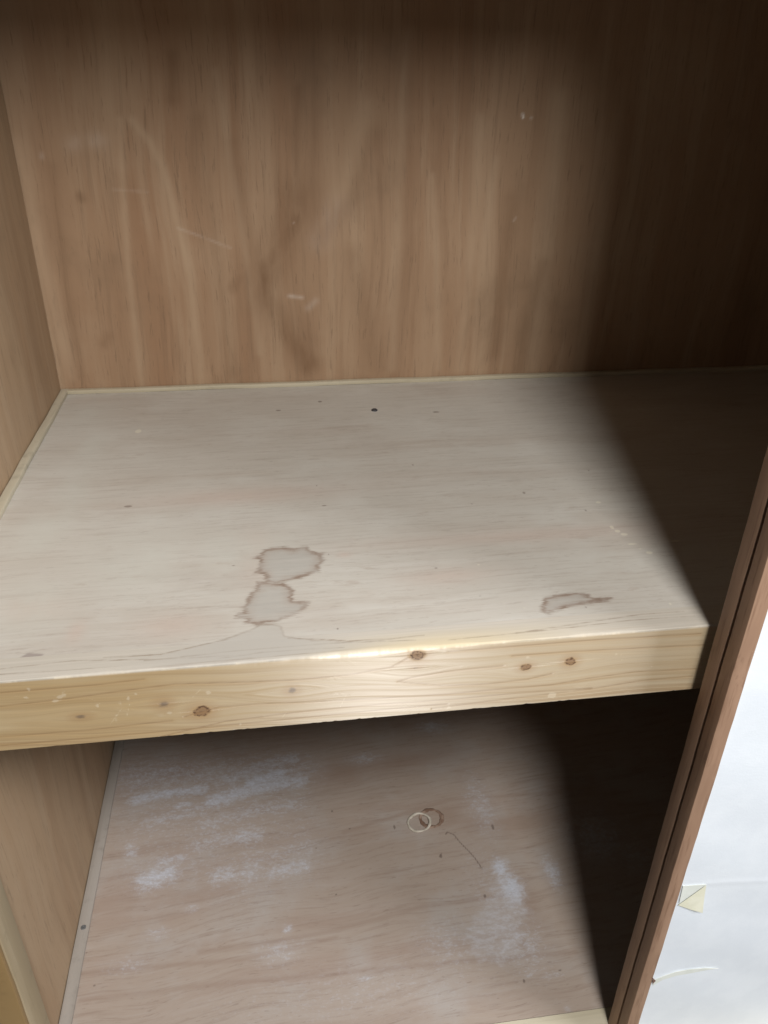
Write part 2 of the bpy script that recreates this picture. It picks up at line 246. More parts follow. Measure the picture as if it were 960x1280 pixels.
def slab(name, us, vs, fn, back, mat, parent=None, fields=None, smooth=False):
    """a board: a fine sheet fn(u, v) that carries the marks, closed at its sides and back by an offset (a real thickness)"""
    us = np.asarray(us); vs = np.asarray(vs); nu, nv = len(us), len(vs)
    U, V = np.meshgrid(us, vs, indexing='ij'); P2 = np.stack([U.ravel(), V.ravel()], 1)
    top = fn(P2)
    idx = np.arange(nu * nv).reshape(nu, nv)
    faces = np.stack([idx[:-1, :-1], idx[1:, :-1], idx[1:, 1:], idx[:-1, 1:]], -1).reshape(-1, 4)
    ring = np.concatenate([idx[:, 0], idx[-1, 1:], idx[-2::-1, -1], idx[0, -2:0:-1]])
    n0 = nu * nv; low = top[ring] + np.array(back)
    r2 = n0 + np.arange(len(ring)); j = np.roll(np.arange(len(ring)), -1)
    side = np.stack([ring, r2, r2[j], ring[j]], -1)
    verts = np.vstack([top, low])
    fl = faces.tolist() + side.tolist() + [r2[::-1].tolist()]
    me = bpy.data.meshes.new(name); me.from_pydata(verts.tolist(), [], fl)
    bm = bmesh.new(); bm.from_mesh(me); bmesh.ops.recalc_face_normals(bm, faces=bm.faces); bm.to_mesh(me); bm.free()
    if smooth:
        sm = np.zeros(len(fl), bool); sm[:len(faces)] = True; me.polygons.foreach_set('use_smooth', sm)
    if fields:
        allp = np.vstack([P2, P2[ring]])
        for k, f in fields.items(): set_attr(me, k, f(allp))
    me.update()
    return link(name, me, mat, parent)
def span(a, b, step): return np.linspace(a, b, max(2, int(round((b - a) / step)) + 1))
def spans(*parts): return np.unique(np.round(np.concatenate([span(*q) for q in parts]), 6))

# ---------------------------------------------------------------- materials
def lauan(name, base, pale, red, amount=1.0, axis='z', extra=False, off=0.0, rough=0.5):
    """rotary cut plywood with upright grain"""
    m = M(name)
    a, b = (m.x, m.y)
    h = (m.x + m.y)                      # across the grain on either wall
    bend = m.noise(m.vec(h * 2.2, m.z * 1.1, off), 2, .5)
    hh = h + (bend - 0.5) * 0.10
    broad = m.noise(m.vec(hh * 7, m.z * 1.0, 3.1 + off), 3, .55)
    mid = m.noise(m.vec(hh * 26, m.z * 1.6, 7.7 + off), 4, .6)
    fine = m.noise(m.vec(hh * 150, m.z * 5, 1.3 + off), 4, .7)
    pore = m.noise(m.vec(hh * 260, m.z * 20, 4.4 + off), 3, .7)
    cloud = m.noise(m.vec(h * 6, m.z * 5, 2.2 + off), 4, .6)
    soft = m.noise(m.vec(hh * 13, m.z * .9, 31.0 + off), 3, .5)
    c = m.mix(base, red, m.step(broad, .42, .68) * (0.75 * amount))
    c = m.mix(c, pale, m.step(soft, .50, .68) * (0.48 * amount))
    c = m.mix(c, tuple(v * .80 for v in red), m.step(soft, .45, .30) * (0.45 * amount))
    c = m.mix(c, pale, m.step(mid, .49, .72) * (0.60 * amount))
    c = m.mix(c, tuple(v * 0.72 for v in red), m.step(mid, .46, .27) * (0.5 * amount))
    c = m.mix(c, pale, m.step(cloud, .50, .75) * 0.35)
    c = m.mix(c, tuple(v * 0.70 for v in base), m.step(cloud, .46, .24) * 0.55)
    c = m.mix(c, tuple(v * 0.60 for v in base), m.step(fine, .52, .66) * 0.26)
    c = m.mix(c, tuple(v * 0.45 for v in base), m.step(pore, .58, .68) * 0.36)
    if extra:
        wob = m.noise(m.vec(h * 60, m.z * 14, 9.0), 3, .6)
        w = wob * 1.1 + 0.45
        c = m.mix(c, pale, (m.attr('pale') * (wob * 1.2 + cloud * 1.0 + -.15) * 0.80).sat())
        c = m.mix(c, (0.155, 0.082, 0.04), (m.attr('red') * (wob * 1.4 + cloud * 1.2 + -.38) * 0.80).sat())
        c = m.mix(c, (0.72, 0.66, 0.60), (m.attr('scuff') * (wob * 1.6 + -.3) * 0.55).sat())
    return m.done(c, m.step(cloud, .3, .7) * 0.12 + rough, bump=fine * 0.6 + pore * 0.4, bump_strength=.25, bump_dist=.0005, spec=.25)

def shelf_material():
    m = M('stained_plywood')
    warp = m.noise(m.sc(3, 5, 1, 2.0), 2, .5)
    yy = m.y + (warp - 0.5) * 0.03 + m.x * -0.015
    broad = m.noise(m.vec(m.x * 1.4, yy * 15, 0.3), 3, .55)
    mid = m.noise(m.vec(m.x * 5, yy * 60, 5.3), 4, .62)
    fine = m.noise(m.vec(m.x * 11, yy * 230, 8.3), 4, .7)
    pore = m.noise(m.vec(m.x * 45, yy * 330, 2.3), 3, .7)
    cloud = m.noise(m.sc(7, 10, 1, 4.0), 4, .6)
    grime = m.noise(m.sc(22, 60, 1, 9.0), 4, .65)
    c = m.mix((0.468, 0.440, 0.390), (0.435, 0.392, 0.340), m.step(broad, .44, .68) * .75)
    c = m.mix(c, (0.505, 0.478, 0.430), m.step(mid, .46, .75) * .65)
    c = m.mix(c, (0.515, 0.497, 0.450), m.step(cloud, .46, .74) * .75)
    c = m.mix(c, (0.36, 0.31, 0.265), m.step(cloud, .44, .26) * .35)
    c = m.mix(c, (0.29, 0.235, 0.195), m.step(fine, .53, .66) * .24)
    c = m.mix(c, (0.25, 0.19, 0.15), m.step(pore, .60, .70) * .24)
    c = m.mix(c, (0.33, 0.26, 0.21), m.step(grime, .62, .76) * .38)
    streak = m.noise(m.vec(m.x * 9, yy * 170, 12.3), 5, .72)
    c = m.mix(c, (0.34, 0.288, 0.245), m.step(streak, .54, .70) * .32)
    c = m.mix(c, (0.50, 0.468, 0.43), m.step(streak, .47, .30) * .30)
    dash = m.noise(m.vec(m.x * 34, yy * 260, 17.3), 3, .7)
    c = m.mix(c, (0.25, 0.20, 0.17), m.step(dash, .61, .69) * .28)
    c = m.mix(c, (0.48, 0.365, 0.305), (m.attr('pink') * (cloud + .3) * .48).sat())
    chalk = m.attr('chalk') * (m.noise(m.sc(30, 26, 1, 6.0), 4, .6) * 1.5 + -.05)
    c = m.mix(c, (0.500, 0.502, 0.450), (chalk * .60).sat())
    # water stains: fringed along the grain, with a darker tide mark
    jag = m.noise(m.vec(m.x * 18, m.y * 420, 1.0), 4, .75)
    jag2 = m.noise(m.vec(m.x * 70, m.y * 130, 3.0), 3, .6)
    d = m.attr('stain') + (jag - .5) * .017 + (jag2 - .5) * .007
    fill = m.step(d, .0012, -.0012)
    rim_w = m.noise(m.sc(40, 50, 1, 11.0), 3, .6)
    rim = m.step((d + .0012).abs(), .0050, .0) * (rim_w * 2.6 + -.65)
    halo = m.step(d, -.016, .0) * fill
    c = m.mix(c, (0.362, 0.346, 0.315), fill * (streak * 1.0 + jag * .7 + -.20).sat())
    c = m.mix(c, (0.33, 0.265, 0.215), (halo * (rim_w * 2.0 + -.35) * .70).sat())
    c = m.mix(c, (0.205, 0.145, 0.108), (rim * .85).sat())
    d2 = m.attr('spill') + (jag - .5) * .007
    c = m.mix(c, (0.40, 0.375, 0.335), m.step(d2, .001, -.003) * m.step((m.x - .345).abs(), .17, .03) * .60)
    fade = m.step((m.x - .345).abs(), .17, .03)
    c = m.mix(c, (0.20, 0.145, 0.105), (m.step((d2 + .0006).abs(), .0024, .0) * (rim_w * 2.2 + -.4) * fade * .42).sat())
    d3 = m.attr('smudge') + (jag - .5) * .004
    c = m.mix(c, (0.20, 0.16, 0.15), m.step(d3, .001, -.002) * .60)
    c = m.mix(c, (0.115, 0.08, 0.065), m.step(m.attr('dot') + (jag2 - .5) * .0014, .0002, -.0009) * .55)
    c = m.mix(c, (0.74, 0.70, 0.55), m.step(m.attr('chip') + .0003 + (jag2 - .5) * .004, .0006, -.0008) * .40)
    # the rail's top shows as a paler, greyed pine band with its own lines
    return m, c, fine, pore, fill
def finish_shelf():
    m, c, fine, pore, fill = shelf_material()
    return m.done(c, m.noise(m.sc(20, 60, 1, 3.3), 3) * .2 + .46, bump=fine * .6 + pore * -.5, bump_strength=.28, bump_dist=.0005, spec=.30)

def rail_material():
    m = M('varnished_pine')
    up = m.step(m.z, -.0038, -.0008)                      # 1 on the top face of the rail
    warp = m.attr('warp')
    across = m.z + m.y * -1.0
    drift = m.noise(m.sc(2.2, 6, 6, 1.0), 2, .5)
    g = across + m.x * .062 + (drift - .5) * .030 + warp
    ring = m.noise(m.vec(m.x * 1.2, g * 130, .5), 3, .6)
    fine = m.noise(m.vec(m.x * 7, g * 420, 3.5), 4, .7)
    tone = m.noise(m.sc(4, 25, 25, 6.0), 3, .55)
    c = m.mix((0.450, 0.320, 0.165), (0.505, 0.385, 0.225), m.step(tone, .38, .66))
    c = m.mix(c, (0.53, 0.445, 0.320), m.attr('worn_glare') * .6)  # paler from mid-rail on: worn varnish plus glare painted into the colour
    c = m.mix(c, (0.38, 0.25, 0.115), m.step(ring, .52, .72) * .45)
    c = m.mix(c, (0.575, 0.470, 0.305), m.step(ring, .46, .25) * .40)
    c = m.mix(c, (0.33, 0.205, 0.09), m.step(fine, .52, .66) * .26)
    low = m.step(m.z, -.060, -.082)
    lowline = m.noise(m.vec(m.x * 2.0, g * 520, 2.5), 2, .5)
    c = m.mix(c, (0.36, 0.235, 0.12), m.step(lowline, .53, .62) * low * .55)
    # strong latewood lines
    wl = m.noise(m.vec(m.x * 30, g * 60, 8.0), 3, .6)
    dl = m.attr('line') + (wl - .5) * .0010
    c = m.mix(c, (0.215, 0.120, 0.052), (m.step(dl.abs(), .0015, .0) * (wl * 1.5 + -.05) * .85).sat())
    c = m.mix(c, (0.42, 0.27, 0.13), (m.step(dl, .006, .0) * .28).sat())
    # knots
    dk = m.attr('knot') + (m.noise(m.sc(110, 110, 170, 2.0), 4, .65) - .5) * 1.1
    swirl = m.noise(m.vec(m.x * 300, m.z * 420, 1.0), 2, .5)
    halo = m.step(m.attr('knot'), 2.9, .7)
    c = m.mix(c, (0.36, 0.205, 0.09), halo * .45)
    c = m.mix(c, (0.21, 0.118, 0.062), m.step(dk, 1.2, .6) * .72)
    c = m.mix(c, (0.115, 0.062, 0.036), m.step(dk, .42, .18) * m.step(swirl, .4, .6) * .6)
    c = m.mix(c, (0.075, 0.036, 0.022), (m.step((dk - .78).abs(), .26, .02) * m.step(swirl, .36, .62) * .9).sat())
    dk0 = m.attr('knot_dark') + (m.noise(m.sc(110, 110, 190, 4.0), 4, .65) - .5) * 1.3
    c = m.mix(c, (0.36, 0.215, 0.10), m.step(m.attr('knot_dark'), 3.2, .7) * .45)
    c = m.mix(c, (0.15, 0.105, 0.075), m.step(dk0, 1.05, .35) * .75)
    # scuffs, chips and scratches down to bare wood
    jag2 = m.noise(m.sc(160, 160, 220, 7.0), 3, .6)
    c = m.mix(c, (0.70, 0.61, 0.46), m.step(m.attr('chip') + .0005 + (jag2 - .5) * .0060, .0006, -.0008) * .38)
    c = m.mix(c, (0.72, 0.62, 0.44), m.step(m.attr('scratch') + (jag2 - .5) * .0012, .0008, .0001) * .42)
    scuff = m.noise(m.sc(26, 70, 70, 5.0), 5, .7)
    c = m.mix(c, (0.60, 0.50, 0.35), m.step(scuff, .60, .74) * .30)
    # top face: bare, greyed by handling and water
    tg = m.noise(m.vec(m.x * 5, m.y * 240, 4.0), 4, .6)
    ct = m.mix((0.445, 0.408, 0.350), (0.495, 0.455, 0.395), m.step(tg, .40, .66))
    ct = m.mix(ct, (0.33, 0.27, 0.205), m.step(tg, .57, .72) * .34)
    ct = m.mix(ct, (0.60, 0.50, 0.32), m.attr('top_pale') * .75)  # paler and yellower around mid-length, fading back from the front edge
    ct = m.mix(ct, (0.42, 0.392, 0.35), m.attr('wet') * .7)
    ct = m.mix(ct, (0.20, 0.145, 0.10), (m.step(m.attr('topline') + (jag2 - .5) * .0012, .0015, .0002) * (wl * 1.5) * .62).sat())
    jagt = m.noise(m.vec(m.x * 22, m.y * 330, 1.0), 3, .65)
    d2 = m.attr('spill') + (jagt - .5) * .007
    fade = m.step((m.x - .345).abs(), .17, .03)
    ct = m.mix(ct, (0.40, 0.375, 0.335), m.step(d2, .001, -.003) * fade * .60)
    ct = m.mix(ct, (0.20, 0.145, 0.105), (m.step((d2 + .0006).abs(), .0020, .0) * (m.noise(m.sc(40, 50, 1, 11.0), 3, .6) * 2.2 + -.4) * fade * .42).sat())
    c = m.mix(c, ct, up)
    # worn arris
    arr = m.step((m.z + .0017).abs(), .0015, .0004)
    wear = m.noise(m.vec(m.x * 42, 1.0, 2.0), 4, .7)
    c = m.mix(c, (0.64, 0.56, 0.43), arr * m.step(wear, .48, .62) * .5)
    c = m.mix(c, (0.14, 0.09, 0.055), arr * m.step(wear, .36, .28) * .45)
    rough = m.mix((.40, .40, .40), (.55, .55, .55), up)
    r = m.noise(m.vec(m.x * 9, g * 60, 6.0), 3, .6) * .10 + .41
    return m.done(c, r, bump=(ring * (m.attr('raised') * .55 + .35) + m.noise(m.vec(m.x * 1.0, g * 420, 7.5), 3, .6) * (m.attr('raised') * .35 + .05)) * (1.0 - up * .9) + fine * .08 + m.step(dl, .0022, .0) * -.35 + m.step(scuff, .6, .7) * .12, bump_strength=.42, bump_dist=.0007, spec=((up * -.93 + 1.0) * (m.noise(m.vec(m.x * 2.5, g * 210, 14.0), 4, .7) * 2.2 + -.22) * (1.0 - m.step(m.attr('knot'), 1.5, .8) * .8)).sat(), IOR=1.88,
                  Anisotropic=1.0, Tangent=m.vec(0.0, .7, .7))

def floor_material():
    m = M('dusty_plywood')
    warp = m.noise(m.sc(3, 4, 1, 12.0), 2, .5)
    yy = m.y + (warp - .5) * .07 + m.x * -.07
    broad = m.noise(m.vec(m.x * 1.6, yy * 12, 1.3), 3, .6)
    mid = m.noise(m.vec(m.x * 5, yy * 55, 6.1), 4, .62)
    fine = m.noise(m.vec(m.x * 11, yy * 200, 4.7), 4, .7)
    pore = m.noise(m.vec(m.x * 40, yy * 260, 9.1), 3, .7)
    cloud = m.noise(m.sc(8, 9, 1, 21.0), 4, .6)
    c = m.mix((0.365, 0.298, 0.248), (0.325, 0.245, 0.198), m.step(broad, .45, .68) * .70)
    c = m.mix(c, (0.395, 0.335, 0.290), m.step(mid, .46, .74) * .60)
    c = m.mix(c, (0.395, 0.362, 0.335), m.step(cloud, .46, .72) * .60)
    c = m.mix(c, (0.22, 0.155, 0.12), m.step(fine, .53, .66) * .30)
    c = m.mix(c, (0.18, 0.125, 0.095), m.step(pore, .60, .70) * .40)
    streak = m.noise(m.vec(m.x * 9, yy * 140, 12.3), 5, .72)
    c = m.mix(c, (0.26, 0.19, 0.15), m.step(streak, .53, .70) * .36)
    c = m.mix(c, (0.405, 0.352, 0.315), m.step(streak, .47, .30) * .36)
    gl = m.noise(m.vec(m.x * 14, yy * 120, 2.0), 3, .6)
    dl = m.attr('line') + (gl - .5) * .012
    c = m.mix(c, (0.255, 0.175, 0.132), (m.step(dl, .008, .0) * gl * 1.1).sat() * .65)
    c = m.mix(c, (0.29, 0.205, 0.155), (m.attr('dark') * (gl + .3) * .65).sat())
    # lime-white bloom
    n1 = m.noise(m.vec(m.x * 170, m.y * 230, 3.0), 3, .65)
    n2 = m.noise(m.sc(36, 52, 1, 8.0), 4, .6)
    n3 = m.noise(m.vec(m.x * 24 , m.y * 70, 5.0), 4, .7)
    clump = m.noise(m.vec(m.x * 62 + m.y * 10, m.y * 115, 5.0), 6, .78)
    cl = m.step(clump + m.attr('bloom') * .26, .53, .68)
    haze = (m.attr('bloom') * (n3 * .55 + .10) + m.attr('bloom') * cl * .82).sat()
    c = m.mix(c, (0.475, 0.490, 0.540), haze)
    grain = m.step(n1 + clump * .5 + m.attr('bloom') * .10, .80, .92)
    c = m.mix(c, (0.58, 0.61, 0.68), (grain * m.attr('bloom') * .70).sat())
    d = m.attr('drip') + (n2 - .5) * .050 + (n1 - .5) * .016
    c = m.mix(c, (0.50, 0.50, 0.53), m.step(d, .008, -.016) * (n3 * .6 + m.step(clump, .44, .60) * .5).sat() * .75)
    jag = m.noise(m.vec(m.x * 80, m.y * 130, 1.0), 3, .6)
    c = m.mix(c, (0.10, 0.07, 0.055), m.step(m.attr('dot') + (jag - .5) * .0016, .0002, -.0009) * .6)
    c = m.mix(c, (0.15, 0.11, 0.09), (m.step(m.attr('crack') + (jag - .5) * .0012, .0021, .0006) * (jag * 2.0)).sat() * .8)
    return m.done(c, m.noise(m.sc(12, 40, 1, 3.3), 3) * .2 + .50, bump=fine * .5 + pore * -.5 + grain * m.attr('bloom') * .8, bump_strength=.3, bump_dist=.0006, spec=.25)

def plain_wood(name, a, b, along='x', rough=.5, fine_amt=.25, off=0.0):
    m = M(name)
    k = {'x': (6, 160, 160), 'y': (160, 6, 160), 'z': (160, 160, 6)}[along]
    k2 = {'x': (2.5, 40, 40), 'y': (40, 2.5, 40), 'z': (40, 40, 2.5)}[along]
    g = m.noise(m.sc(*k, off), 4, .6); b2 = m.noise(m.sc(*k2, off + 3), 3, .55)
    blot = m.noise(m.sc(30, 30, 30, off + 7), 3, .6)
    c = m.mix(a, b, m.step(b2, .36, .66))
    c = m.mix(c, tuple(v * .55 for v in a), m.step(g, .55, .75) * fine_amt)
    c = m.mix(c, tuple(v * .62 for v in a), m.step(blot, .58, .74) * .35)
    return m.done(c, b2 * .2 + rough - .1, bump=g, bump_strength=.25, bump_dist=.0006, spec=.35)

def lacquer():
    m = M('brown_lacquer')
    n = m.noise(m.sc(30, 30, 5, 1.0), 4, .6); f = m.noise(m.sc(200, 200, 14, 1.0), 3, .6)
    c = m.mix((0.275, 0.170, 0.112), (0.335, 0.212, 0.142), m.step(n, .38, .66))
    c = m.mix(c, (0.16, 0.088, 0.052), m.step(f, .52, .70) * .50)
    wr = m.noise(m.sc(60, 60, 18, 3.0), 5, .7)
    c = m.mix(c, (0.40, 0.27, 0.185), m.step(wr, .60, .74) * .45)
    c = m.mix(c, (0.12, 0.065, 0.04), m.step(wr, .40, .28) * .45)
    sp = m.noise(m.sc(160, 160, 120, 5.0), 3, .7)
    c = m.mix(c, (0.36, 0.25, 0.18), m.step(sp, .70, .78) * .5)
    return m.done(c, n * .2 + .46, bump=f, bump_strength=.12, bump_dist=.0004, spec=.28)

def door_paper():
    m = M('white_door_paper')
    n = m.noise(m.sc(14, 14, 14, 1.0), 4, .6); f = m.noise(m.sc(400, 400, 500, 1.0), 3, .6); b = m.noise(m.sc(4, 4, 3, 6.0), 3, .5)
    sm = m.noise(m.sc(24, 24, 40, 13.0), 4, .65)
    c = m.mix((0.690, 0.735, 0.785), (0.725, 0.768, 0.815), m.step(n, .40, .65))
    c = m.mix(c, (0.735, 0.770, 0.785), m.step(b, .52, .70) * .5)
    c = m.mix(c, (0.63, 0.67, 0.72), m.step(sm, .60, .78) * .35)
    fib = m.noise(m.sc(90, 90, 320, 3.0), 4, .75)
    c = m.mix(c, (0.62, 0.655, 0.70), m.step(fib, .60, .74) * .16)
    return m.done(c, .75, bump=f * .3 + n * .8 + fib * .35, bump_strength=.35, bump_dist=.0012, spec=.2)

def old_paper(name, a, b):
    m = M(name); n = m.noise(m.sc(60, 60, 60, 1.0), 4, .6)
    return m.done(m.mix(a, b, m.step(n, .38, .66)), .8, bump=n, bump_strength=.2, bump_dist=.0008, spec=.15)
def metal(name, col):
    m = M(name); n = m.noise(m.sc(300, 300, 300, 1.0), 3, .6)
    return m.done(m.mix(col, tuple(v * .5 for v in col), m.step(n, .4, .65)), .55, Metallic=.6)

MAT_BACK = lauan('lauan_plywood_back', (0.330, 0.215, 0.132), (0.410, 0.293, 0.192), (0.282, 0.163, 0.092), 1.0, extra=True)
MAT_SIDE = lauan('lauan_plywood_side', (0.375, 0.262, 0.165), (0.430, 0.320, 0.215), (0.325, 0.210, 0.125), .8, off=11.0)
MAT_SHELF = finish_shelf()
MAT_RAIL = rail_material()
MAT_FLOOR = floor_material()
MAT_BATTEN = plain_wood('pale_batten_wood', (0.430, 0.378, 0.272), (0.495, 0.445, 0.335), 'x', .55)
MAT_BATTEN_Y = plain_wood('pale_batten_wood_side', (0.385, 0.345, 0.255), (0.465, 0.420, 0.320), 'y', .55, off=4.0)
MAT_TRIM_GREY = plain_wood('greyed_trim_wood', (0.290, 0.260, 0.228), (0.340, 0.308, 0.275), 'y', .55, off=9.0)
MAT_POST = plain_wood('post_wood', (0.330, 0.262, 0.165), (0.395, 0.322, 0.215), 'z', .5, off=2.0)
MAT_FACING = plain_wood('yellowed_facing_wood', (0.27, 0.175, 0.075), (0.33, 0.225, 0.105), 'z', .5, off=5.0)
MAT_SILL = plain_wood('sill_wood', (0.48, 0.43, 0.315), (0.54, 0.49, 0.375), 'x', .5, off=6.0)
MAT_FRAME = lacquer()
MAT_PAPER = door_paper()
MAT_OLDPAPER = old_paper('yellowed_paper', (0.69, 0.68, 0.535), (0.74, 0.73, 0.60))
MAT_OLDPAPER2 = old_paper('yellowed_backing', (0.66, 0.69, 0.64), (0.71, 0.735, 0.69))
MAT_CHIP = old_paper('bare_chip', (0.17, 0.10, 0.08), (0.22, 0.14, 0.11))
MAT_NAIL = metal('dark_nail', (0.10, 0.10, 0.11))
MAT_NAIL2 = metal('grey_nail', (0.24, 0.25, 0.26))
MAT_RING = old_paper('chalky_ring', (0.44, 0.40, 0.33), (0.62, 0.57, 0.49))
MAT_RING_B = old_paper('brown_ring', (0.185, 0.115, 0.08), (0.37, 0.27, 0.21))
MAT_PLASTER = old_paper('wall_plaster', (0.70, 0.69, 0.66), (0.75, 0.74, 0.71))

# ---------------------------------------------------------------- the closet's inside (setting)
def back_fields():
    return {'pale': lambda P: sum_lines(P, F['pale_back']), 'red': lambda P: sum_lines(P, F['red_back']), 'scuff': lambda P: sum_lines(P, F['white_back'])}
wall_back = slab('wall_back', spans((-.03, 1.2, .003), (1.2, W + .03, .08)), spans((-H - .02, -.01, .08), (-.01, .65, .003), (.65, TOP, .08)),
                 lambda P: np.stack([P[:, 0], np.full(len(P), D), P[:, 1]], 1), (0, .012, 0), MAT_BACK, fields=back_fields())
structure(wall_back, 'brown plywood back wall of the closet with upright streaky grain')
wall_left = box('wall_left', (-.014, .0515, -H - .02), (0, D - .002, TOP), MAT_SIDE)
structure(wall_left, 'brown plywood left side wall of the closet')
wall_right = box('wall_right', (W, -.02, -H - .02), (W + .014, D - .002, TOP), MAT_SIDE)
structure(wall_right, 'brown plywood right side wall of the closet, deep in shade')
closet_ceiling = box('ceiling', (.002, .0, TOP - .014), (W - .002, D - .002, TOP - .002), MAT_SIDE)
structure(closet_ceiling)
lintel = box('lintel', (-.1, -.07, .898), (W + .1, -.002, 1.02), MAT_POST, bevel=.003)
structure(lintel)
wall_above = box('wall_above', (-.6, -.03, 1.022), (W + .6, .0, 1.75), MAT_PLASTER)
structure(wall_above)

def floor_fields():
    f = {}
    f['bloom'] = lambda P: np.minimum(1.0, np.maximum(sum_lines(P, F['bands']), sum_ell(P, F['blobs_floor'])))
    f['drip'] = lambda P: poly_sd(P, F['drip'])
    f['dot'] = lambda P: min_ell(P, F['dots_floor'])
    f['crack'] = lambda P: np.minimum(line_d(P, F['crack']), line_d(P, F['crack_faint']) + .0004)
    f['line'] = lambda P: np.min([line_d(P, q) for q in F['grain_floor']], axis=0)
    f['dark'] = lambda P: sum_ell(P, F['dark_floor'])
    return f
floor = slab('floor', spans((.002, .98, .0025), (.98, W - .002, .06)), spans((.006, .70, .0025), (.70, D - .002, .03)),
             lambda P: np.stack([P[:, 0], P[:, 1], np.full(len(P), -H)], 1), (0, 0, -.012), MAT_FLOOR, fields=floor_fields())
structure(floor, 'dusty plywood floor of the lower closet compartment with white bloom patches')
trim = box('floor_trim', (.001, .05, -H + .0005), (.0195, D - .003, -H + .006), MAT_TRIM_GREY, parent=floor, bevel=.0012, cuts=30, axis=1, wob=.00015)
sill = box('door_sill', (-.1, -.14, -H - .03), (W + .1, .004, -H + .003), MAT_SILL, bevel=.0015)
structure(sill, 'pale wooden door sill along the front of the closet floor')

def disc(name, c, n, r, h, mat, parent=None, seg=14, dish=.3):
    """a low domed nail head"""
    n = Vector(n).normalized(); bm = bmesh.new()
    q = n.to_track_quat('Z', 'Y'); rings = []
    for rr, hh in ((r, -.002), (r, h * .55), (r * .8, h), (r * .3, h * (1 - dish))):
        rings.append([bm.verts.new(Vector(c) + q @ Vector((rr * math.cos(a), rr * math.sin(a), hh))) for a in [2 * math.pi * i / seg for i in range(seg)]])
    for a, b in zip(rings[:-1], rings[1:]):
        for i in range(seg): bm.faces.new((a[i], a[(i + 1) % seg], b[(i + 1) % seg], b[i]))
    bm.faces.new(rings[-1]); bm.faces.new(rings[0][::-1])
    me = bpy.data.meshes.new(name); bm.to_mesh(me); bm.free()
    return link(name, me, mat, parent)
disc('nail', (F['nail_floor'][0], F['nail_floor'][1], -H + .006), (0, 0, 1), .0045, .0005, MAT_NAIL2, parent=floor)

# ---------------------------------------------------------------- the shelf
shelf = empty('closet_shelf', (.86, .38, 0))
tag(shelf, 'wooden closet shelf with water-stained plywood top and thick knotty pine front rail', 'shelf')
def shelf_fields():
    f = {}
    f['stain'] = lambda P: np.min([poly_sd(P, q) for q in F['stains']], axis=0)
    f['spill'] = lambda P: poly_sd(P, F['spill'])
    f['smudge'] = lambda P: poly_sd(P, F['smudge'])
    f['pink'] = lambda P: sum_ell(P, F['pink'])
    f['chalk'] = lambda P: sum_ell(P, F['chalk_shelf'])
    f['dot'] = lambda P: min_ell(P, F['dots_shelf'])
    f['chip'] = lambda P: min_ell(P, F['chips_shelf'])
    return f
board = slab('shelf_board', spans((.002, .96, .002), (.96, W - .002, .06)), spans((RAIL, .36, .002), (.36, D - .002, .003)),
             lambda P: np.stack([P[:, 0], P[:, 1], np.zeros(len(P))], 1), (0, 0, -.02), MAT_SHELF, parent=shelf, fields=shelf_fields())

